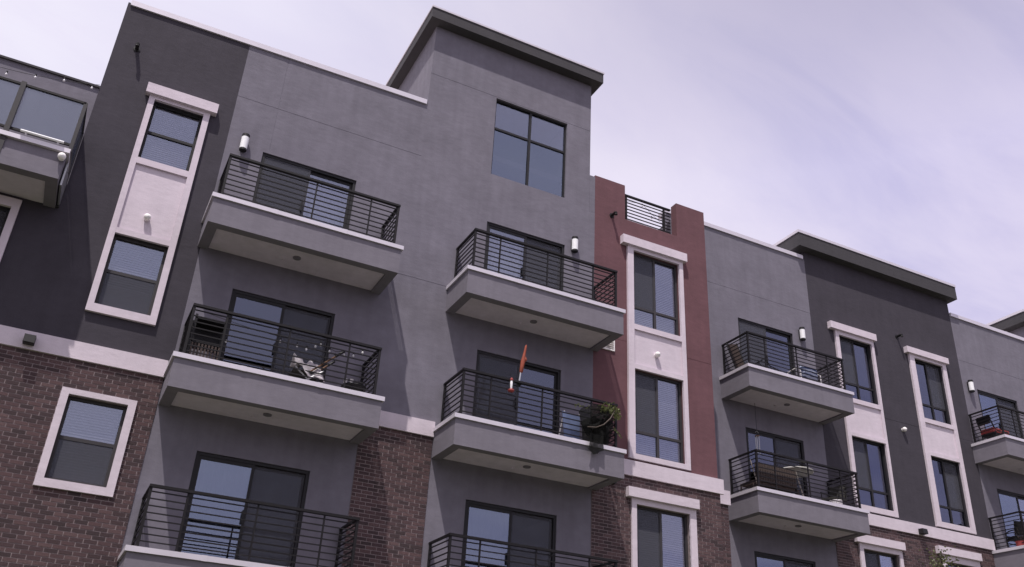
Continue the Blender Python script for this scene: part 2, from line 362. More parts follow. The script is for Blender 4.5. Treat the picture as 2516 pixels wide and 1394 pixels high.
GJ = [8.74, 11.72]
wall('stucco_wall', -1.38, 1.04, 8.70, 13.07, Y1, 'dark', [win_L1], label='dark charcoal stucco wall')
wall('stucco_wall', -8.0, 1.04, 5.56, 8.70, Y1, 'dark', [win_L2, win_A], label='dark charcoal stucco wall')
wall('stucco_wall', 1.04, 5.03, 5.50, 10.68, Y1, 'grey', doors_W, [8.74], label='light grey stucco wall')
wall('stucco_wall', 1.04, 5.03, 10.68, 13.115, Y1, 'grey', (), [11.72], label='light grey stucco wall', vg=[1.87])
wall('stucco_wall', 5.03, 9.45, 5.50, 11.72, Y1, 'grey', doors_W + [towerwin], [8.74], label='light grey stucco wall')
wall('stucco_wall', 5.03, 9.30, 11.72, 15.49, Y1, 'grey', [towerwin], [14.06], t=0.2, label='light grey stucco tower wall')
bx('stucco_wall', 9.302, 9.448, Y1, Y1 + 0.15, 11.722, 12.75, 'grey')
wall('stucco_wall', 0.97, 4.50, -1.6, 5.50, Y1, 'grey', doors_W, [], label='light grey stucco wall')
wall('stucco_wall', 5.93, 9.45, -1.6, 5.50, Y1, 'grey', doors_W, [], label='light grey stucco wall')
wall('stucco_wall', 9.45, 12.67, 5.50, 12.80, Y1, 'red', [win_R1, win_R2, (10.30, 11.82, 11.83, 13)], [8.60], t=0.22, label='brick red stucco wall of the bay')
wall('stucco_wall', 12.67, 17.62, -1.6, 13.72, Y2, 'grey', doors_D, [11.95], label='light grey stucco wall')
wall('stucco_wall', 17.62, 23.58, 6.10, 13.98, Y2, 'dark', list(win_F.values()), [9.30], label='dark charcoal stucco wall')
wall('stucco_wall', 23.58, 34.0, -1.6, 13.46, Y2, 'grey', doors_E, [11.95], label='light grey stucco wall')
# side and return walls
bx('stucco_wall', -1.38, -1.18, Y1 + .15, 19.5, 8.70, 13.06, 'dark', label='dark charcoal return wall')
bx('stucco_wall', 5.03, 5.23, Y1 + .2, 21.5, 12.5, 15.488, 'grey', label='light grey tower side wall')
bx('stucco_wall', 9.10, 9.30, Y1 + .2, 21.5, 11.3, 15.488, 'grey', label='light grey tower side wall')
bx('stucco_wall', 12.47, 12.67, Y1 + .22, Y2 + 4, -1.6, 11.4, 'red', label='brick red return wall')
bx('stucco_wall', 12.47, 12.67, Y1 + .221, Y2 + 4, 11.401, 12.78, 'red', label='brick red return wall')
bx('stucco_wall', 11.83, 11.98, Y1 + .23, 18.6, 11.4, 12.44, 'grey', label='low grey side wall of the roof terrace')
bx('stucco_wall', 17.62, 17.82, Y2 + .15, 22, 13.0, 13.978, 'dark', label='dark charcoal side wall')
bx('stucco_wall', 23.38, 23.58, Y2 + .15, 22, 12.8, 13.978, 'dark', label='dark charcoal side wall')
bx('stucco_wall', -9.0, -1.382, 18.85, 19.05, 8.5, 13.0, 'grey', label='grey penthouse wall behind the roof terrace')
bx('parapet_cap', -9.0, -1.382, 18.80, 19.15, 13.0, 13.05, 'eave', label='thin dark cap of the penthouse wall')
# roofs and unseen body
bx('roof_deck', -1.2, 9.1, Y1 + .2, 30, 12.4, 12.55, 'roofing'); bx('roof_deck', -9, -1.2, 19.05, 30, 12.4, 12.55, 'roofing')
bx('roof_deck', -9, -1.38, Y1 + .15, 18.85, 8.45, 8.6, 'roofing'); bx('roof_deck', 9.3, 12.47, Y1 + .55, 30, 11.2, 11.35, 'roofing')
bx('roof_deck', 12.67, 34, Y2 + .2, 30, 12.7, 12.85, 'roofing')
bx('stucco_wall', -9.2, 34.2, 30, 30.2, -1.6, 12.4, 'grey'); bx('stucco_wall', -9.2, -9.0, Y1 - 0.02, 30, -1.6, 8.6, 'grey'); bx('stucco_wall', 34, 34.2, Y2, 30, -1.6, 12.7, 'grey')

# parapet caps ----------------------------------------------------------
def cap(x0, x1, y, za, zb, h=0.12, ov=0.04, d=0.35):
    mb = MB(); mb.v = [(x0, y - ov, za), (x1, y - ov, zb), (x1, y + d, zb), (x0, y + d, za), (x0, y - ov, za + h), (x1, y - ov, zb + h), (x1, y + d, zb + h), (x0, y + d, za + h)]
    mb.f = [(3, 2, 1, 0), (4, 5, 6, 7), (0, 1, 5, 4), (1, 2, 6, 5), (2, 3, 7, 6), (3, 0, 4, 7)]
    n = int((x1 - x0) / 2.4)
    for i in range(1, n):
        sx = x0 + (x1 - x0) * i / n; sz = za + (zb - za) * i / n; mb.box(sx - .04, sx + .04, y - ov - .004, y + d + .004, sz - .003, sz + h + .005)
    obj('parapet_cap', mb, 'flash', BL)
cap(-1.33, 5.0, Y1, 13.0, 13.12); cap(12.69, 17.55, Y2, 13.71, 13.70); cap(23.6, 34, Y2, 13.45, 13.40)


# tower roofs -----------------------------------------------------------
def tower_roof(x0, x1, y0, y1, z0, z1, label, de=.05):
    r = part_empty('tower_roof', BL, label)
    bx('eave', x0, x1, y0, y1, z0, z1 - de, 'eave', r)
    bx('drip_edge', x0 - .02, x1 + .02, y0 - .02, y1 + .02, z1 - de, z1, 'flash', r)
tower_roof(4.80, 9.50, 15.49, 21.8, 15.49, 15.83, 'flat overhanging dark roof of the taller tower')
tower_roof(17.25, 23.75, 17.14, 22.3, 13.98, 14.50, 'flat overhanging dark roof of the right tower', .085)
tower_roof(26.96, 33.0, 17.14, 22.3, 14.08, 14.50, 'flat overhanging dark roof at the far right', .085)
bx('stucco_wall', 27.3, 32.7, Y2 + .01, 22, 13.55, 14.078, 'grey')

# ledge bands -----------------------------------------------------------
bx('ledge_band', -8, 0.975, Y1 - .06, Y1 - .001, 5.565, 5.87, 'white'); bx('ledge_band', 4.50, 5.93, Y1 - .06, Y1 - .001, 5.49, 5.79, 'white')
bx('ledge_band', 9.47, 12.78, Y1 - .06, Y1 - .001, 5.54, 5.865, 'white'); bx('ledge_band', 12.67, 13.46, 16.32, 16.37, 5.54, 5.865, 'white')
bx('ledge_band', 17.66, 23.56, Y2 - .06, Y2 - .001, 6.12, 6.42, 'white')

# bricks ----------------------------------------------------------------
PX = lambda p: None
def project(p):
    v = Vector(p); c = fwd.dot(v)
    return (0.5 + right.dot(v) / c * 2247.6 / 2516, 0.5 + down.dot(v) / c * 2247.6 / 1394) if c > 0.1 else None
BR_L, BR_H, JT = 0.2032, 0.0677, 0.0145
ALL = []
def brick_wall(x0, x1, z0, z1, y, holes, depth=0.028, back=True):
    p = MB()
    wall_o = wall('brick_wall', x0, x1, z0, z1, y - 0.012, 'mortar', holes, label='dark red brown brick wall')
    rects = []; k = 0; z = z1 - JT / 2
    while z - (BR_H - JT) > max(z0, -1.6):
        za = z - (BR_H - JT); x = x0 - (BR_L / 2 if k % 2 else 0) - 0.02
        while x < x1:
            a, b = max(x, x0 + .003), min(x + BR_L - JT, x1 - .003)
            if x1 - b < 0.06: b = x1 - .003; x = x1
            segs = [(a, b)]
            for h in holes:
                if za < h[3] - .01 and z > h[2] + .01:
                    ns = []
                    for (s, e) in segs:
                        if e <= h[0] or s >= h[1]: ns.append((s, e))
                        else:
                            if s < h[0] - .03: ns.append((s, h[0]))
                            if e > h[1] + .03: ns.append((h[1], e))
                    segs = ns
            for (s, e) in segs:
                if e - s > 0.025: rects.append((s, e, za, z))
            x += BR_L
        z -= BR_H; k += 1
    for r in rects:
        q = project(((r[0] + r[1]) / 2, y, (r[2] + r[3]) / 2)); d = math.sqrt(((r[0] + r[1]) / 2) ** 2 + y * y + r[2] ** 2)
        vis = q is not None and 0.002 < q[0] < 0.998 and 0.003 < q[1] < 0.985
        ALL.append((0 if vis and r[1] - r[0] > 0.15 else 1, d, r, y, wall_o, depth))
brick_wall(-8.0, 0.97, -1.6, 5.56, Y1, [win_L3])
brick_wall(4.50, 5.93, -1.6, 5.49, Y1, [])
brick_wall(9.45, 12.70, -1.6, 5.54, Y1, [win_R3])
brick_wall(12.70, 13.42, -1.6, 5.54, 16.38, [])
brick_wall(17.62, 23.58, -1.6, 6.12, Y2, [win_F3a, win_F3b])
bx('brick_pier', 12.72, 13.40, 16.40, 17.39, -1.6, 5.54, 'mortar')
ALL.sort(key=lambda t: t[:2])
unit = None; rest = {}
for n_, (vis, d, r, y, wo, dep) in enumerate(ALL):
    pr = 0.012 + dep - 0.028 + random.uniform(0.004, 0.008)
    if n_ < 300 and vis == 0:
        if unit is None:
            mb = MB().box(-.5, .5, 0, 0.03, -.5, .5, 'k'); me = bpy.data.meshes.new('brick'); me.from_pydata(mb.v, [], mb.f); me.materials.append(M['brick']); unit = me
        o = bpy.data.objects.new('brick', unit); COL.objects.link(o); o.parent = wo
        o.location = ((r[0] + r[1]) / 2, y - pr, (r[2] + r[3]) / 2); o.scale = (r[1] - r[0], 1, r[3] - r[2])
        o.rotation_euler = (random.uniform(-.012, .012), 0, random.uniform(-.012, .012))
    else:
        rest.setdefault(wo.name, (wo, MB()))[1].box(r[0], r[1], y - pr, y - .005, r[2], r[3], 'k')
for wo, mb in rest.values(): obj('brick_courses', mb, 'brick', wo, kind='stuff')

# windows ---------------------------------------------------------------
def room(x0, x1, z0, z1, y, parent, depth=2.2):
    mb = MB().box(x0 - .001, x1 + .001, y + .152, y + depth, z0 - .001, z1 + .001, 'f'); obj('room_interior', mb, 'room', parent)
def blind(x0, x1, z0, z1, y, parent, tilt=1.05):
    mb = MB(); z = z1 - .03
    while z > z0:
        c, s = math.cos(tilt) * .0185, math.sin(tilt) * .0185
        mb.quad((x0, y - c, z - s), (x1, y - c, z - s), (x1, y + c, z + s), (x0, y + c, z + s)); z -= 0.045
    obj('blind', mb, 'blind', parent, kind='stuff')
def curtain(x0, x1, z0, z1, y, parent, mat='curtain'):
    mb = MB(); n = max(8, int((x1 - x0) / .03))
    for i in range(n):
        a, b = x0 + (x1 - x0) * i / n, x0 + (x1 - x0) * (i + 1) / n
        ya, yb = y + .025 * math.sin(a * 60), y + .025 * math.sin(b * 60)
        mb.quad((a, ya, z0), (b, yb, z0), (b, yb, z1), (a, ya, z1))
    obj('curtain', mb, mat, parent, smooth=True)
def window(rect, y, xs=(), zs=(), kinds=None, fm='frame', fw=0.05, label=None, blinds=None, curt=None, name='window'):
    """xs, zs: mullion centres; kinds[row][col] from the top"""
    x0, x1, z0, z1 = rect; p = part_empty(name, BL, label)
    fb = MB(); a, b = y + .055, y + .12
    fb.box(x0, x1, a, b, z0, z0 + fw); fb.box(x0, x1, a, b, z1 - fw, z1); fb.box(x0, x0 + fw, a, b, z0 + fw, z1 - fw); fb.box(x1 - fw, x1, a, b, z0 + fw, z1 - fw)
    obj('frame', fb, fm, p)
    for x in xs: bx('mullion', x - .028, x + .028, a + .004, b, z0 + fw, z1 - fw, fm, p)
    ex = [x0 + fw] + [q for x in xs for q in (x - .028, x + .028)] + [x1 - fw]; ez = [z1 - fw] + [q for z in zs for q in (z + .028, z - .028)] + [z0 + fw]
    for i in range(0, len(ex), 2):
        for z in zs: bx('rail', ex[i], ex[i + 1], a + .008, b, z - .028, z + .028, fm, p)
    for r in range(len(ez) // 2):
        for c in range(len(ex) // 2):
            k = kinds[r][c] if kinds else 'clear'
            mb = MB().box(ex[2 * c] - .004, ex[2 * c + 1] + .004, y + .088, y + .094, ez[2 * r + 1] - .004, ez[2 * r] + .004)
            obj('pane', mb, 'dim' if k == 'screen' else k, p)
            if k == 'screen':
                mb = MB().quad((ex[2 * c], y + .07, ez[2 * r + 1]), (ex[2 * c + 1], y + .07, ez[2 * r + 1]), (ex[2 * c + 1], y + .07, ez[2 * r]), (ex[2 * c], y + .07, ez[2 * r])); obj('screen', mb, 'screen', p)
    if blinds: blind(x0 + .06, x1 - .06, blinds[0], blinds[1], y + .135, p)
    if curt: curtain(curt[0], curt[1], z0 + .01, z1 - .06, y + .19, p)
    room(x0, x1, z0, z1, y, p); return p
def door(rect, y, left, right_, label=None, curt=None, bl=None):
    """two-leaf sliding balcony door"""
    x0, x1, z0, z1 = rect; p = part_empty('sliding_door', BL, label); xm = (x0 + x1) / 2; fw = .055
    fb = MB(); a, b = y + .03, y + .14
    fb.box(x0, x0 + fw, a, b, z0, z1); fb.box(x1 - fw, x1, a, b, z0, z1); fb.box(x0 + fw, x1 - fw, a, b, z1 - fw, z1); fb.box(x0 + fw, x1 - fw, a, b, z0, z0 + .04); obj('frame', fb, 'frame', p)
    for (s, e, k, off) in ((x0 + fw, xm + .03, left, .0), (xm - .03, x1 - fw, right_, .04)):
        lf = MB(); c, d = y + .045 + off, y + .08 + off; w = .05
        lf.box(s, s + w, c, d, z0 + .04, z1 - fw); lf.box(e - w, e, c, d, z0 + .04, z1 - fw); lf.box(s + w, e - w, c, d, z1 - fw - .06, z1 - fw); lf.box(s + w, e - w, c, d, z0 + .04, z0 + .12)
        obj('leaf_frame', lf, 'framel' if k == 'screen' else 'frame', p)
        obj('pane', MB().box(s + w - .004, e - w + .004, c + .014, c + .02, z0 + .116, z1 - fw - .056), 'dim' if k == 'screen' else k, p)
        if k == 'screen':
            q = c - .006; obj('screen', MB().quad((s + .01, q, z0 + .05), (e - .01, q, z0 + .05), (e - .01, q, z1 - fw - .01), (s + .01, q, z1 - fw - .01)), 'screen', p)
    bx('handle', xm - .045, xm - .02, y + .0, y + .043, z0 + .9, z0 + 1.12, 'black', p)
    if curt: curtain(curt[0], curt[1], z0 + .02, z1 - .1, y + .22, p)
    if bl: blind(bl[0], bl[1], z0 + .1, z1 - .1, y + .2, p, 0.9)
    room(x0, x1, z0, z1, y, p, 3.0); return p
dW = doors_W
door(dW[0], Y1, 'screen', 'clear', curt=(2.76, 3.65)); door(dW[1], Y1, 'blue', 'screen'); door(dW[2], Y1, 'sky', 'screen', curt=(1.8, 2.7))
door(dW[3], Y1, 'clear', 'screen', curt=(6.76, 7.68)); door(dW[4], Y1, 'screen', 'blue'); door(dW[5], Y1, 'sky', 'screen', curt=(6.76, 7.6))
door(doors_D[0], Y2, 'screen', 'blue'); door(doors_D[1], Y2, 'blue', 'screen', curt=(16.55, 16.83)); door(doors_D[2], Y2, 'sky', 'screen')
door(doors_E[0], Y2, 'sky', 'screen'); door(doors_E[1], Y2, 'sky', 'clear'); door(doors_E[2], Y2, 'sky', 'screen')
window(towerwin, Y1, [7.665], [13.2], [['clear', 'clear'], ['sky', 'sky']], fw=.035, label='four pane dark framed tower window')
window(win_L1, Y1, [], [10.30], [['clear'], ['clear']], blinds=(9.65, 10.95)); window(win_L2, Y1, [], [7.30], [['clear'], ['screen']], blinds=(6.65, 7.96), fm='framel')
window(win_L3, Y1, [], [4.29], [['clear'], ['screen']], blinds=(3.62, 4.93), fm='framel'); window(win_A, Y1, [], [7.3], [['screen'], ['clear']], blinds=(7.2, 7.9))
for r, hz in ((win_R1, 9.57), (win_R2, 6.57), (win_R3, 3.5)):
    window(r, Y1, [(r[0] + r[1]) / 2], [hz], [['screen', 'clear'], ['clear', 'clear']], fm='framel', blinds=(r[2] + .05, r[3] - .05))
for (c, r), w in win_F.items():
    ks = [['screen', 'blue'], ['blue', 'blue']] if c == 'a' else [['blue', 'screen'], ['blue', 'blue']]
    window(w, Y2, [(w[0] + w[1]) / 2], [w[2] + .49], ks, curt=(w[1] - .35, w[1] - .06) if c == 'a' else None)
window(win_F3a, Y2, [(18.5 + 19.76) / 2], [4.0], [['screen', 'clear'], ['clear', 'clear']], fm='framel', blinds=(3.6, 5.4)); window(win_F3b, Y2, [(21.5 + 22.72) / 2], [4.0], [['blue', 'screen'], ['clear', 'clear']], fm='framel')

# pale surrounds ----------------------------------------------------------
def surround(y, x0, x1, z0, z1, wins, lint=None, panel=True, infill=True):
    """white stucco casing: jambs, cross pieces, recessed infill panel and a heavier lintel"""
    p = part_empty('window_surround', BL); f, k = y - .065, y - .001; ix0, ix1 = wins[0][0], wins[0][1]
    for a, b in ((x0, ix0), (ix1, x1)): bx('jamb', a, b, f, k, z0, z1, 'white', p)
    bx('sill', ix0, ix1, f, k, z0, wins[-1][2], 'white', p); bx('head', ix0, ix1, f, k, wins[0][3], z1, 'white', p)
    if len(wins) > 1:
        hi, lo = wins[0][2], wins[1][3]
        bx('sill', ix0, ix1, f + .0, k, hi - .13, hi, 'white', p); bx('head', ix0, ix1, f + .002, k, lo, lo + .11, 'white', p)
        bx('infill_panel', ix0, ix1, y - .02, k, lo + .11, hi - .13, 'white', p)
    if lint: bx('lintel', lint[0], lint[1], y - .14, k, lint[2], lint[3], 'white', p)
surround(Y1, -.515, .625, 6.45, 11.05, [win_L1, win_L2], (-.60, .735, 11.05, 11.27))
surround(Y1, -.50, .655, 3.46, 5.065, [win_L3]); surround(Y1, -3.42, -1.95, 6.38, 8.14, [win_A])
surround(Y1, 10.33, 11.91, 5.915, 11.09, [win_R1, win_R2], (10.16, 11.99, 11.09, 11.31))
surround(Y1, 10.38, 12.0, 2.8, 5.08, [win_R3], (10.26, 12.04, 5.08, 5.28))
surround(Y2, 18.45, 19.93, 6.47, 11.63, [win_F['a', 1], win_F['a', 2]], (18.24, 20.0, 11.63, 11.84))
surround(Y2, 21.36, 22.89, 6.47, 11.60, [win_F['b', 1], win_F['b', 2]], (21.23, 22.96, 11.60, 11.79))
surround(Y2, 18.37, 19.87, 3.4, 5.60, [win_F3a], (18.24, 19.93, 5.60, 5.80)); surround(Y2, 21.34, 22.80, 3.4, 5.72, [win_F3b], (21.19, 22.83, 5.72, 5.92))

# balconies -------------------------------------------------------------
def balcony(x0, x1, yf, yw, zb, label):
    p = part_empty('balcony', BL, label); e = yw - .003; zt = zb + .50
    bd = .19
    bx('edge_beam', x0, x1, yf, yf + bd, zb, zt, 'slab', p)
    bx('edge_beam', x0, x0 + bd, yf + bd, e, zb, zt, 'slab', p); bx('edge_beam', x1 - bd, x1, yf + bd, e, zb, zt, 'slab', p)
    bx('soffit', x0 + bd, x1 - bd, yf + bd, e, zb + .035, zb + .06, 'soffit', p); bx('deck', x0 + bd, x1 - bd, yf + bd, e, zb + .36, zb + .45, 'concrete', p)
    c = MB(); o = .035; c.box(x0 - o, x1 + o, yf - o, yf + .2, zt, zt + .08); c.box(x0 - o, x0 + .2, yf + .2, e, zt, zt + .08); c.box(x1 - .2, x1 + o, yf + .2, e, zt, zt + .08); 
    for q in (.31, .68): sx = x0 + (x1 - x0) * q; c.box(sx - .045, sx + .045, yf - o - .003, yf - o + .01, zt - .004, zt + .083)
    obj('edge_flashing', c, 'flash', p)
    d = MB().lathe([(.075, 0), (.075, -.02), (.05, -.02), (.045, -.008), (0, -.008)], ((x0 + x1) / 2 - .05, (yf + yw) / 2 + .0, zb + .035), 14); obj('soffit_light', d, 'slab', p)
    d = MB().lathe([(.035, 0), (.03, -.03), (0, -.03)], ((x0 + x1) / 2 - .25, (yf + yw) / 2 + .22, zb + .035), 10); obj('sprinkler_head', d, 'soffit', p)
    # railing
    a, b, f, t0, t1 = x0 + .13, x1 - .13, yf + .10, zt + .08, zt + 1.03
    r = MB(); r.box(a - .028, b + .028, f - .036, f + .036, t1 - .042, t1); r.box(a - .025, a + .025, f + .03, e, t1 - .035, t1); r.box(b - .025, b + .025, f + .03, e, t1 - .035, t1); obj('top_rail', r, 'rail', p)
    for i in range(8):
        z = t1 - .105 - i * .1055; k = .0092; r = MB(); r.box(a, b, f - k, f + k, z - k, z + k); r.box(a - k, a + k, f + k, e, z - k, z + k); r.box(b - k, b + k, f + k, e, z - k, z + k); obj('rail_bar', r, 'rail', p)
    for x, y in ((a, f), (b, f), (a, e - .04), (b, e - .04)): bx('post', x - .021, x + .021, y - .021, y + .021, t0 - .01, t1 - .035, 'rail', p)
    for t in (.17, .5, .83):
        x = a + (b - a) * t; bx('picket', x - .013, x + .013, f - .013, f + .013, t0, t1 - .035, 'rail', p)
    return p
for z in LV1: balcony(.986, 4.525, 14.70, Y1, z, None); balcony(5.94, 9.555, 14.70, Y1, z, None)
for z in LV2: balcony(14.25, 17.68, 16.30, Y2, z, None); balcony(23.47, 27.0, 16.30, Y2, z, None)

# glass railed roof terrace, far left
p = part_empty('terrace_balcony', BL, 'glass railed terrace slab at the upper left')
bx('edge_beam', -6, -1.44, 14.70, 14.90, 8.18, 8.45, 'slab', p); bx('edge_beam', -1.63, -1.44, 14.90, Y1 - .003, 8.18, 8.45, 'slab', p)
bx('upper_beam', -6, -1.44, 14.725, 14.90, 8.451, 8.69, 'slab', p); bx('upper_beam', -1.63, -1.445, 14.901, Y1 - .003, 8.451, 8.69, 'slab', p)
bx('soffit', -6, -1.63, 14.90, Y1 - .003, 8.215, 8.24, 'soffit', p); bx('deck', -6, -1.63, 14.9, 18.8, 8.56, 8.62, 'concrete', p)
c = MB(); c.box(-6, -1.40, 14.66, 14.9, 8.69, 8.77); c.box(-1.63, -1.40, 14.9, Y1 - .003, 8.69, 8.77); obj('edge_flashing', c, 'flash', p)
bx('top_rail', -6, -1.41, 14.73, 14.78, 9.77, 9.81, 'rail', p); bx('top_rail', -1.435, -1.39, 14.781, Y1 - .01, 9.77, 9.81, 'framel', p)
bx('bottom_rail', -6, -1.41, 14.735, 14.775, 8.88, 8.92, 'rail', p); bx('bottom_rail', -1.43, -1.395, 14.78, Y1 - .01, 8.88, 8.92, 'framel', p)
for x in (-5.4, -3.9, -2.40): bx('post', x - .04, x + .04, 14.69, 14.75, 8.30, 9.82, 'framel', p)
bx('post', -1.445, -1.385, 14.73, 14.79, 8.77, 9.80, 'framel', p)
bx('post', -1.445, -1.385, Y1 - .07, Y1 - .008, 8.2, 9.8, 'framel', p)
for a, b in ((-5.36, -3.94), (-3.86, -2.44), (-2.36, -1.445)): bx('glass_panel', a, b, 14.752, 14.762, 8.92, 9.77, 'frost', p)
bx('glass_panel', -1.417, -1.407, 14.80, Y1 - .075, 8.92, 9.77, 'frost', p)
bx('side_plate', -1.415, -1.385, 14.95, Y1 - .08, 8.22, 8.66, 'steel', p)

# roof terrace railing in the red notch
p = part_empty('roof_railing', BL, 'dark slatted railing filling the notch in the red parapet'); y = Y1 + .26
bx('top_rail', 10.305, 11.815, y - .03, y + .03, 12.70, 12.74, 'rail', p)
for i in range(9): z = 11.86 + i * .0945; bx('rail_bar', 10.305, 11.815, y - .01, y + .01, z - .011, z + .011, 'rail', p)
for x in (10.50, 11.62): bx('post', x - .02, x + .02, y - .021, y + .021, 11.35, 12.70, 'rail', p)

# ---------------------------------------------------------------- fixtures on the walls
lamp = thing('wall_lamp', 'white cylinder wall lamp above the balcony left of the top left sliding door', 'wall lamp', (1.365, Y1, 10.61), 'cylinder wall lamps by the balcony doors')
obj('shade', MB().lathe([(0, -.155), (.072, -.155), (.074, .115), (0, .115)], (0, -.10, 0), 18), 'lampw', lamp, smooth=False)
obj('cap', MB().lathe([(0, .115), (.076, .115), (.076, .175), (.07, .185), (0, .185)], (0, -.10, 0), 18), 'black', lamp)
obj('base_ring', MB().lathe([(0, -.195), (.072, -.195), (.072, -.155), (0, -.155)], (0, -.10, 0), 18), 'black', lamp)
obj('back_plate', MB().box(-.045, .045, -.035, -.001, -.14, .14), 'black', lamp)
dup(lamp, (8.875, Y1, 10.63), 'white cylinder wall lamp between the tall tower door and the red bay')
dup(lamp, (17.15, Y2, 11.15), 'white cylinder wall lamp beside the dark right tower with the pale window strips')
dup(lamp, (23.83, Y2, 11.10), 'white cylinder wall lamp over the balcony at the right edge')
ball = thing('round_fixture', 'small white round fixture on the pale panel of the left window strip', 'light fixture', (.03, Y1 - .02, 8.44), 'round white wall fixtures')
obj('dome', MB().lathe([(.0, .135), (.035, .128), (.06, .10), (.066, .07), (.055, .035), (.03, .02)], (0, 0, 0), 16, 'y'), 'ped', ball, smooth=True)
obj('base_plate', MB().lathe([(.05, 0), (.05, .022), (0, .022)], (0, 0, 0), 14, 'y'), 'ped', ball)
dup(ball, (11.09, Y1 - .02, 8.44), 'small white round fixture on the pale panel of the red bay window strip'); dup(ball, (20.66, Y2, 9.08), 'small white round fixture on dark wall between two window strips')
dup(ball, (-1.49, 14.70, 8.57), 'round white fixture at the corner of the glass railed terrace slab')
def spout(loc, label):
    s = thing('roof_drain_spout', label, 'drain spout', loc, 'dark drain spouts on the walls')
    obj('pipe', MB().tube([(0, -.002, 0), (0, -.16, 0), (0, -.185, -.012), (-.0, -.195, -.075)], .036, 12), 'black', s); obj('collar', MB().lathe([(.036, .0), (.062, .002), (.062, .016), (.037, .018)], (0, 0, 0), 14, 'y'), 'black', s); return s
s0 = spout((-.98, Y1, 12.02), 'dark drain spout high on the charcoal wall at upper left')
dup(s0, (9.92, Y1, 11.80), 'dark drain spout on the red wall beside the roof railing'); dup(s0, (21.02, Y2, 12.08), 'dark drain spout above and between the two pale window strips')
def boxlight(loc, label):
    s = thing('box_light', label, 'wall light', loc, 'black box lights on the pale bands')
    b = MB(); b.v = [(-.085, -.001, -.07), (.085, -.001, -.07), (.085, -.001, .07), (-.085, -.001, .07), (-.085, -.17, -.075), (.085, -.17, -.075), (.085, -.15, .06), (-.085, -.15, .06)]
    b.f = [(0, 1, 2, 3), (4, 7, 6, 5), (0, 4, 5, 1), (1, 5, 6, 2), (2, 6, 7, 3), (3, 7, 4, 0)]; obj('housing', b, 'black', s)
    obj('lens', MB().box(-.065, .065, -.155, -.02, -.079, -.074), 'framel', s); return s
b0 = boxlight((-1.165, Y1 - .06, 5.70), 'black box light on the pale band at the left edge'); dup(b0, (20.68, Y2 - .06, 6.21), 'black box light on the pale band below the right tower')
v = thing('wall_vent', 'white louvred vent on the red wall behind the balcony end', 'wall vent', (9.83, Y1, 8.40))
obj('frame', MB().box(-.16, .16, -.03, -.001, .10, .13).box(-.16, .16, -.03, -.001, -.13, -.10).box(-.16, -.13, -.03, -.001, -.1, .1).box(.13, .16, -.03, -.001, -.1, .1), 'ped', v)
for i in range(4): obj('louvre', MB().bar((-.13, -.02, -.075 + i * .05), (.13, -.02, -.075 + i * .05), .035, .008, (0, .5, 1)), 'ped', v)
s = thing('security_camera', 'small black camera under the balcony end by the pale ledge', 'camera', (9.93, Y1 - .03, 5.31))
obj('body', MB().lathe([(.0, .12), (.04, .115), (.045, .0), (0, 0)], (0, 0, 0), 12, 'y'), 'black', s); obj('bracket', MB().box(-.02, .02, -.03, -.0, .0, .08), 'black', s)
s = thing('bar_light', 'thin white bar fixed under the glass railing at the left', 'bar light', (-1.86, 14.66, 8.84))
obj('tube', MB().tube([(-.33, -.03, 0), (.33, -.03, 0)], .022, 10), 'lampw', s); obj('bracket', MB().box(-.26, -.23, -.02, .07, -.02, .02), 'steel', s); obj('bracket', MB().box(.23, .26, -.02, .07, -.02, .02), 'steel', s)

def festoon(name, pts, bulbs, label, sag=.05):
    """cable along pts with a glass bulb hanging at every bulb point"""
    o = Vector(pts[0]); s = thing(name, label, 'string lights', pts[0])
    path = []
    for a, b in zip(pts[:-1], pts[1:]):
        for i in range(8): t = i / 8; q = Vector(a).lerp(Vector(b), t) - o; q.z -= sag * 4 * t * (1 - t); path.append(q)
    path.append(Vector(pts[-1]) - o); obj('cable', MB().tube(path, .0045, 5), 'black', s)
    for b in bulbs:
        c = Vector(b) - o
        k = obj('bulb', MB().lathe([(0, -.04), (.016, -.034), (.02, -.016), (.013, .0), (.01, .012)], c, 10), 'bulb', s, smooth=True)
        obj('socket', MB().lathe([(.014, .01), (.014, .05), (0, .055)], c, 8), 'black', k)
    return s
festoon('string_lights', [(-4.2, 15.4, 10.3), (-2.96, 15.5, 10.50), (-1.39, 15.72, 10.93)], [(-3.4, 15.47, 10.34), (-2.84, 15.5, 10.41), (-2.40, 15.5, 10.53), (-1.95, 15.5, 10.65), (-1.50, 15.68, 10.80)], 'string of bulbs strung above the glass railed terrace')
zb = [(1.74, 6.14), (2.63, 6.36), (2.93, 6.35), (3.10, 6.33), (3.25, 6.42), (3.34, 6.47), (3.51, 6.39), (3.62, 6.31), (3.78, 6.39), (3.95, 6.41), (4.11, 6.51)]
festoon('string_lights', [(1.3, 14.9, 6.56), (2.63, 14.9, 6.43), (3.3, 14.9, 6.54), (3.62, 14.9, 6.40), (4.2, 14.9, 6.60)], [(x, 14.9, z) for x, z in zb], 'string of small bulbs behind the balcony rail above the draped chair', .02)
festoon('string_lights', [(10.9, 17.2, 13.5), (11.66, 17, 13.42), (12.3, 17, 13.0)], [(11.66, 17, 13.37), (11.95, 17, 13.08)], 'string of bulbs seen through the railing on the red parapet', .03)

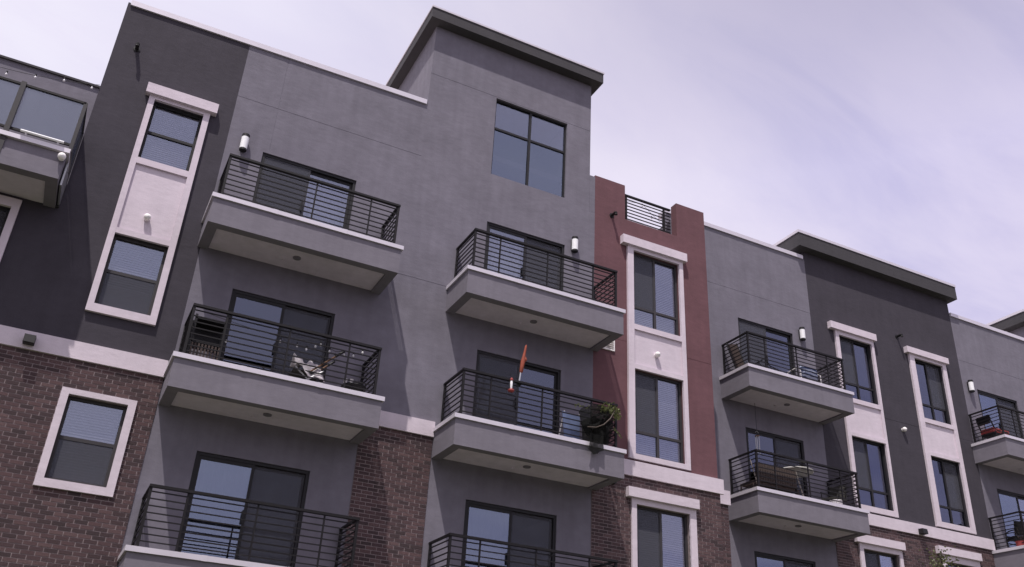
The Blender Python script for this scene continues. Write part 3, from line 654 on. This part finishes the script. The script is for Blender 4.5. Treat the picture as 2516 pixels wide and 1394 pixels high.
# ---------------------------------------------------------------- things on the balconies
F1, F2, F3 = LV1[0] + .45, LV1[1] + .45, LV1[2] + .45; G1, G2 = LV2[0] + .45, LV2[1] + .45
def sheet(pts_rows, mat, name, parent, smooth=True, th=0.0, kind=None):
    mb = MB(); n = len(pts_rows[0])
    for r in pts_rows: mb.v += [tuple(q) for q in r]
    for i in range(len(pts_rows) - 1):
        for j in range(n - 1): a = i * n + j; mb.f.append((a, a + 1, a + n + 1, a + n))
    o = obj(name, mb, mat, parent, smooth=smooth, kind=kind)
    if th: md = o.modifiers.new('thickness', 'SOLIDIFY'); md.thickness = th
    return o
# left column, middle balcony: draped sling chair, cabinet, low table
s = thing('folding_chair', 'folding sling chair with black tipped slanting rail on the left middle balcony', 'chair', (3.2, 15.1, F2))
for y in (-.25, .25):
    obj('leg', MB().tube([(-.28, y, .0), (.25, y, .42)], .014), 'steel', s); obj('leg', MB().tube([(.30, y, .0), (-.25, y, .40)], .014), 'steel', s)
    r = obj('back_rail', MB().tube([(.02, y, .36), (.50, y, .82)], .016), 'wood', s); obj('tip', MB().tube([(.42, y, .743), (.54, y, .858)], .024), 'black', r)
sheet([[(-.25 + .5 * t, y, .40 - .05 * math.sin(t * math.pi)) for t in [i / 6 for i in range(7)]] for y in (-.25, .25)], 'pot', 'sling', s, th=.012)
o = thing('draped_blanket', 'pale rumpled blanket draped over the folding chair', 'blanket', (3.2, 15.0, F2 + .1))
rows = []
for i in range(15):
    t = i / 14; row = []
    for j in range(13):
        q = j / 12; x = -.27 + .56 * q; drop = abs(t - .45) * 2
        z = .50 - .30 * max(0, .45 - t) / .45 - .10 * max(0, t - .45) + .05 * math.sin(q * 9 + t * 4) + .025 * math.sin(q * 21 - t * 7) - .28 * max(0, q - .55) + (.10 if q < .3 else 0) * (1 - t)
        y = -.20 + .42 * t + .03 * math.sin(q * 13)
        row.append((x, y, max(z, .02)))
    rows.append(row)
sheet(rows, 'towel', 'cloth', o, th=.012)
s = thing('storage_rack', 'dark slatted rack in the shaded corner of the left middle balcony', 'rack', (1.46, 15.3, F2))
for x in (-.25, .25):
    for y in (-.15, .15): obj('upright', MB().box(x - .02, x + .02, y - .02, y + .02, 0, 1.06), 'black', s)
for z in (.06, .55, .98): obj('shelf', MB().box(-.26, .26, -.17, .17, z, z + .03), 'black', s)
for i in range(9): x = -.225 + i * .056; obj('slat', MB().box(x - .015, x + .015, -.19, -.175, .09, .53), 'wicker', s)
obj('back_panel', MB().box(-.24, .24, .152, .168, .58, .98), 'black', s)
s = thing('low_table', 'low black round table with small pale cups on the left middle balcony', 'table', (4.08, 15.05, F2))
obj('top', MB().lathe([(0, .30), (.22, .30), (.23, .32), (.22, .34), (0, .34)], (0, 0, 0), 24), 'black', s)
for a in (0, 2.1, 4.2): obj('leg', MB().tube([(.16 * math.cos(a), .16 * math.sin(a), .30), (.2 * math.cos(a), .2 * math.sin(a), 0)], .014), 'black', s)
o = thing('cup', 'small pale cup at the left edge of the low black table', 'cup', (3.90, 15.0, F2 + .34), 'pale cups on the low table'); obj('body', MB().lathe([(0, 0), (.03, 0), (.036, .09), (.03, .09), (.026, .01)], (0, 0, 0), 12), 'ped', o)
dup(o, (4.0, 14.96, F2 + .34), 'second small pale cup nearer the middle of the low black table')

# centre column, middle balcony
s = thing('furled_flag', 'furled dull orange flag on a short grey pole clamped to the centre balcony rail', 'flag', (7.27, 14.86, LV1[1] + 1.53))
obj('pole', MB().tube([(-.02, 0, -.05), (.0, 0, .12), (.035, 0, .42)], .016, 8), 'steel', s)
obj('clamp', MB().box(-.045, .02, -.05, .05, -.06, .01), 'black', s)
obj('cloth', MB().tube([(.012, 0, .20), (.02, 0, .24), (.035, 0, .36), (.05, 0, .48), (.06, 0, .55), (.085, 0, .70), (.10, 0, .80), (.105, 0, .83)], [.01, .036, .040, .044, .031, .024, .020, .004], 12), 'orange', s, smooth=True)
obj('cloth_fold', MB().tube([(.085, -.01, .44), (.105, -.01, .50), (.10, -.01, .57)], [.012, .03, .004], 6), 'orange', s)
s = thing('bird_feeder', 'hanging feeder with clear bottle and red base in front of the centre balcony rail', 'bird feeder', (7.03, 14.72, 6.34))
obj('base', MB().lathe([(0, 0), (.055, .0), (.065, .022), (.045, .045), (0, .05)], (0, 0, 0), 18), 'redp', s, smooth=True); obj('bottle', MB().lathe([(.015, .05), (.022, .08), (.026, .19), (.016, .23), (0, .24)], (0, 0, 0), 14), 'bulb', s, smooth=True)
obj('cap', MB().lathe([(.028, .22), (.03, .25), (.012, .28), (0, .28)], (0, 0, 0), 14), 'redp', s); obj('hanger', MB().tube([(0, 0, .30), (0, .03, .36), (0, .08, .37)], .005, 6), 'black', s)
s = thing('folding_chair', 'pale blue folding chair beside the netted planter on the centre balcony', 'chair', (8.62, 15.12, F2))
obj('backrest', MB().quad((-.30, -.08, .78), (.10, -.08, .74), (.14, -.02, .24), (-.20, -.02, .26)), 'bluec', s).modifiers.new('thickness', 'SOLIDIFY').thickness = .02
obj('seat', MB().box(-.2, .18, -.02, .36, .24, .27), 'bluec', s)
for x in (-.2, .15): obj('leg', MB().tube([(x, .34, 0), (x - .04, -.08, .8)], .014), 'ped', s); obj('leg', MB().tube([(x, -.05, 0), (x, .34, .25)], .014), 'ped', s)
s = thing('planter_pot', 'dark tall planter behind the net in the balcony corner', 'planter', (9.08, 15.0, F2))
obj('pot', MB().lathe([(0, 0), (.22, 0), (.25, .10), (.28, .62), (.31, .66), (.29, .68), (.25, .62), (0, .60)], (0, 0, 0), 20), 'pot', s); obj('soil', MB().lathe([(0, .60), (.25, .60)], (0, 0, .004), 16), 'earth', s)
o = thing('garden_net', 'black net bundled over the railing corner, its tail hanging over the ledge', 'net', (8.95, 14.72, F2 + .15))
outl = [(-.42, .57), (-.33, .68), (-.02, .80), (.24, .82), (.36, .74), (.36, .36), (.30, .07), (.14, -.0), (-.04, .05), (-.22, .15), (-.36, .28)]
mb = MB(); ctr = (0, -.16, .42); rings = 5; n = len(outl)
for k in range(rings):
    t = 1 - k / rings
    for j, (x, z) in enumerate(outl):
        jr = random.uniform(-.03, .03) if 0 < k else 0
        mb.v.append((ctr[0] + (x - ctr[0]) * t + jr, .02 - .13 * math.sin((1 - t) * math.pi / 2) + .04 * math.sin(j * 2.3 + k), ctr[2] + (z - ctr[2]) * t + jr))
for k in range(rings - 1):
    for j in range(n): a, b = k * n + j, k * n + (j + 1) % n; mb.f.append((a, b, b + n, a + n))
mb.v.append((0, -.13, .42)); mb.f += [((rings - 1) * n + j, (rings - 1) * n + (j + 1) % n, len(mb.v) - 1) for j in range(n)]
obj('bundle', mb, 'net', o, smooth=False)
rows = [[(-.24 + .32 * q - .04 * t + .02 * math.sin(q * 17 + t * 3), -.12 - .02 * math.sin(q * 14) - (.0 if t > .2 else .0), .13 - .42 * t * (1 - .5 * abs(q - .45))) for q in [i / 8 for i in range(9)]] for t in [i / 6 for i in range(7)]]
sheet(rows, 'net', 'tail', o)
o = thing('climbing_vine', 'leafy vine with bare curved stem over the netted balcony corner', 'plant', (9.08, 14.75, F2 + .6))
obj('stem', MB().tube([(-.42, -.14, -.20), (-.25, -.18, -.19), (-.08, -.19, -.10), (.08, -.17, .06), (.22, -.12, .28)], .011, 7), 'bark', o); obj('stem', MB().tube([(.14, -.12, -.14), (.24, -.14, -.13), (.33, -.14, -.20), (.37, -.12, -.28)], .006, 6), 'bark', o)
obj('stem', MB().tube([(0, .2, .05), (.1, 0, .25), (.24, -.1, .36), (.33, -.12, .2)], .008, 6), 'bark', o)
mb = MB()
def leaf(mb, c, s):
    d = Vector((random.gauss(0, 1), random.gauss(0, 1), random.gauss(0, .7))).normalized(); u = d.cross(Vector((random.random(), random.random(), 1))).normalized() * s * .38; c = Vector(c); d = d * s
    mb.quad(c - d * .5, c + u, c + d * .6, c - u)
for i in range(260):
    t = random.random() ** .8; x = -.15 + .47 * t; z = .30 + .06 * random.gauss(0, 1) - .10 * max(0, .5 - t); leaf(mb, (x, -.05 + random.gauss(0, .06), z - (random.random() ** 2) * .14 * t), random.uniform(.035, .06))
for i in range(30): t = random.random(); leaf(mb, (.20 + .17 * t, -.13, -.12 - .15 * t + random.gauss(0, .012)), .035)
for i in range(40): t = random.random(); leaf(mb, (-.65 + .5 * t, -.03, .24 + .03 * random.gauss(0, 1)), .032)
for i in range(40): t = random.random(); leaf(mb, (.30 + random.gauss(0, .035), -.11, .10 + .25 * t), .045)
obj('leaves', mb, 'vine', o, kind='stuff')

# right column, top balcony
s = thing('folded_lounger', 'brown folded lounger leaning upright in the left end of the right top balcony', 'lounger', (14.80, 17.05, G1))
def lp(u, v, w=0): return (u * .97 - .28 * v, .14 * v + w, .24 * u + 1.08 * v)
for u in (-.17, .17): obj('frame_rail', MB().bar(lp(u, .02), lp(u, 1.0), .03, .03), 'black', s)
for i in range(12):
    v = .06 + i * .08; obj('slat', MB().bar(lp(-.155, v), lp(.155, v), .014, .088, (-.24, .1, .96)), 'brownd', s)
def chair(name, label, loc, rz, fm, seatm, backm=None, cat='chair', w=.46, group=None):
    s = thing(name, label, cat, loc, group, rz)
    for x in (-w / 2, w / 2):
        obj('leg', MB().tube([(x, -.22, 0), (x, -.20, .62)], .013), fm, s); obj('leg', MB().tube([(x, .26, 0), (x, .20, .44), (x, .28, .86)], .013), fm, s)
        obj('armrest', MB().tube([(x, -.22, .62), (x, .05, .645), (x, .24, .63)], .016), fm, s)
    obj('seat', MB().box(-w / 2 + .01, w / 2 - .01, -.22, .22, .42, .47), seatm, s)
    b = MB(); b.v = [(-w / 2 + .02, .20, .50), (w / 2 - .02, .20, .50), (w / 2 - .02, .27, .86), (-w / 2 + .02, .27, .86), (-w / 2 + .02, .23, .50), (w / 2 - .02, .23, .50), (w / 2 - .02, .30, .86), (-w / 2 + .02, .30, .86)]
    b.f = [(0, 1, 2, 3), (7, 6, 5, 4), (0, 4, 5, 1), (1, 5, 6, 2), (2, 6, 7, 3), (3, 7, 4, 0)]; obj('backrest', b, backm or seatm, s); return s
s = thing('wire_chair', 'low dark wire chair with curved frame on the right top balcony', 'chair', (15.12, 16.85, G1))
for y in (-.22, .22): obj('side_frame', MB().tube([(-.28, y, 0), (-.22, y, .42), (-.10, y, .58), (.02, y, .60), (.12, y, .42), (.38, y, .38), (.42, y, 0)], .014, 7), 'black', s)
for i in range(6): t = i / 5; obj('wire', MB().tube([(-.16 + .54 * t, -.22, .40), (-.16 + .54 * t, .22, .40)], .008, 5), 'black', s)
for i in range(4): obj('wire', MB().tube([(-.21 + .05 * i, -.22, .44 + .04 * i), (-.21 + .05 * i, .22, .44 + .04 * i)], .008, 5), 'black', s)
s = thing('patio_chair', 'white framed patio chair holding the blue cushion on the right top balcony', 'chair', (16.55, 16.80, G1))
for x in (-.34, .34): obj('side_frame', MB().tube([(x, -.25, 0), (x, -.24, .50), (x, -.1, .62), (x, .22, .60), (x, .28, 0)], .016, 7), 'ped', s)
obj('seat', MB().box(-.33, .33, -.2, .25, .30, .34), 'black', s)
o = thing('blue_cushion', 'blue and white patterned cushion on the white framed patio chair', 'cushion', (16.55, 16.62, G1 + .34))
mb = MB(); n1, n2 = 12, 8
for i in range(n1 + 1):
    for j in range(n2 + 1):
        u, v = i / n1 * 2 - 1, j / n2 * 2 - 1; h = .09 * (1 - u ** 4) ** .5 * (1 - v ** 4) ** .5
        mb.v.append((u * .29, -h, .18 + v * .17))
mb.v += [(x, -y, z) for x, y, z in mb.v]; q = (n1 + 1) * (n2 + 1)
for i in range(n1):
    for j in range(n2): a = i * (n2 + 1) + j; mb.f.append((a, a + n2 + 1, a + n2 + 2, a + 1)); mb.f.append((q + a, q + a + 1, q + a + n2 + 2, q + a + n2 + 1))
obj('pillow', mb, 'stripe', o, smooth=True)

# right column, lower balcony
s = thing('wicker_loveseat', 'brown wicker loveseat with slanting pale arms on the right lower balcony', 'loveseat', (15.12, 16.72, G2))
obj('backrest', MB().bar((-.60, -.10, .62), (.62, -.10, .62), .06, .42), 'wicker', s); obj('seat', MB().box(-.60, .62, -.06, .42, .36, .44), 'wicker', s)
for x in (-.68, .70):
    obj('arm', MB().tube([(x - .10, -.14, .86), (x + .13, -.12, .18)], .015, 8), 'armc', s); obj('leg', MB().tube([(x, .38, 0), (x, .36, .40)], .02), 'wicker', s); obj('leg', MB().tube([(x + .05, -.06, 0), (x, -.06, .40)], .02), 'wicker', s)
for i in range(16): x = -.56 + i * .075; obj('weave_rib', MB().tube([(x, -.135, .42), (x, -.137, .82)], .010, 5), 'wicker', s)
s = thing('bistro_table', 'round pale topped bistro table behind the wicker loveseat', 'table', (16.05, 16.95, G2))
obj('top', MB().lathe([(0, .93), (.44, .93), (.46, .945), (.46, .965), (.44, .975), (0, .975)], (0, 0, 0), 30), 'pale', s)
obj('pedestal', MB().tube([(0, 0, .03), (0, 0, .93)], .035, 10), 'black', s)
for a in (0.3, 1.87, 3.44, 5.0): obj('foot', MB().tube([(0, 0, .08), (.3 * math.cos(a), .3 * math.sin(a), .012)], .018), 'black', s)
chair('wooden_chair', 'brown wooden armchair between the loveseat and the balcony door', (15.45, 17.08, G2 + .12), math.radians(20), 'wood', 'wood')
chair('dark_chair', 'dark chair against the right end of the right lower balcony', (17.25, 16.92, G2), math.radians(-70), 'black', 'pot')
s = thing('bucket', 'white bucket on the floor at the right lower balcony end', 'bucket', (17.0, 16.62, G2))
obj('body', MB().lathe([(0, 0), (.13, 0), (.165, .30), (.17, .30), (.16, .32), (.15, .30), (.12, .02)], (0, 0, 0), 20), 'ped', s, smooth=False); obj('bail', MB().tube([(-.16, 0, .28), (-.1, -.12, .24), (.1, -.12, .24), (.16, 0, .28)], .006, 6), 'steel', s)
s = thing('wind_chime', 'wind chime hanging in front of the right lower balcony door', 'wind chime', (14.98, 17.0, 7.35))
obj('cord', MB().tube([(0, 0, .45), (0, 0, 1.19)], .005, 5), 'black', s); obj('disc', MB().lathe([(0, .30), (.06, .30), (.06, .32), (0, .34)], (0, 0, 0), 14), 'wood', s); obj('crown', MB().tube([(-.05, 0, .40), (0, 0, .45), (.05, 0, .40)], .006, 5), 'steel', s)
for i in range(5): a = i * 1.257; obj('chime_tube', MB().tube([(.045 * math.cos(a), .045 * math.sin(a), .30), (.045 * math.cos(a), .045 * math.sin(a), -.05 - .03 * i)], .009, 6), 'steel', s)

# far right column
s = thing('cushioned_chair', 'dark curved chair with red seat cushion on the far right upper balcony', 'chair', (24.05, 17.02, G1))
for y in (-.22, .22): obj('side_frame', MB().tube([(-.38, y, .92), (-.36, y, .78), (-.26, y, .56), (-.1, y, .46), (.30, y, .50), (.34, y, .44), (.30, y, 0)], .02, 7), 'black', s); obj('leg', MB().tube([(-.22, y, .5), (-.30, y, 0)], .018), 'black', s)
obj('seat', MB().box(-.30, .34, -.21, .21, .36, .42), 'black', s); obj('cushion', MB().box(-.32, .36, -.23, .20, .42, .55), 'redc', s); obj('backrest', MB().bar((-.37, -.2, .80), (-.37, .2, .80), .03, .26), 'black', s)
chair('dark_chair', 'dark chair on the far right lower balcony beside the red planter', (23.95, 16.85, G2), math.radians(160), 'black', 'black')
s = thing('red_planter', 'rusty red planter with bare dark twigs on the far right lower balcony', 'planter', (23.72, 16.62, G2)); obj('pot', MB().lathe([(0, 0), (.12, 0), (.16, .28), (.17, .30), (.14, .30), (0, .26)], (0, 0, 0), 16), 'redc', s)
for i in range(9): a = i * .7; obj('twig', MB().tube([(0, 0, .26), (.07 * math.cos(a), .07 * math.sin(a), .45), (.17 * math.cos(a), .17 * math.sin(a), .55 + .05 * (i % 3))], [.01, .008, .004], 5), 'bark', s)

# ---------------------------------------------------------------- young tree, lower right corner
tx, ty = 14.75, 12.0
t = thing('street_tree', 'thin young tree whose leafy tip reaches up at the lower right corner', 'tree', (tx, ty, -1.5))
base = 0
trunk = MB().tube([(0, 0, 0), (.03, .02, 1.6), (-.02, .0, 3.2), (.02, .02, 4.5), (-.05, .0, 5.35)], [.09, .075, .055, .03, .01], 10); obj('trunk', trunk, 'bark', t)
br = MB(); lf = MB(); random.seed(21)
for i in range(34):
    h = 2.2 + 3.1 * i / 33; a = i * 2.4; ln = (5.7 - h) * .42 * random.uniform(.7, 1.1)
    p0 = Vector((0, 0, h)); d = Vector((math.cos(a), math.sin(a), random.uniform(.25, .8))); pts = [p0 + d * ln * s_ + Vector((0, 0, -.18 * ln * s_ * s_)) for s_ in (0, .35, .7, 1)]
    br.tube(pts, [.018, .012, .008, .003], 5)
    for k in range(48):
        s_ = random.uniform(.25, 1.08); c = p0 + d * ln * s_ + Vector((0, 0, -.18 * ln * s_ * s_)) + Vector((random.gauss(0, .07), random.gauss(0, .07), random.gauss(0, .06))); leaf(lf, c, random.uniform(.035, .06))
for k in range(160): leaf(lf, Vector((-.03, 0, 4.8 + .75 * random.random())) + Vector((random.gauss(0, .13), random.gauss(0, .13), 0)), .045)
obj('branches', br, 'bark', t); obj('crown', lf, 'leaf', t)

# building parts are modelled in the eye-height frame: the root lifts them onto the ground
BL.location = (0, 0, OZ)
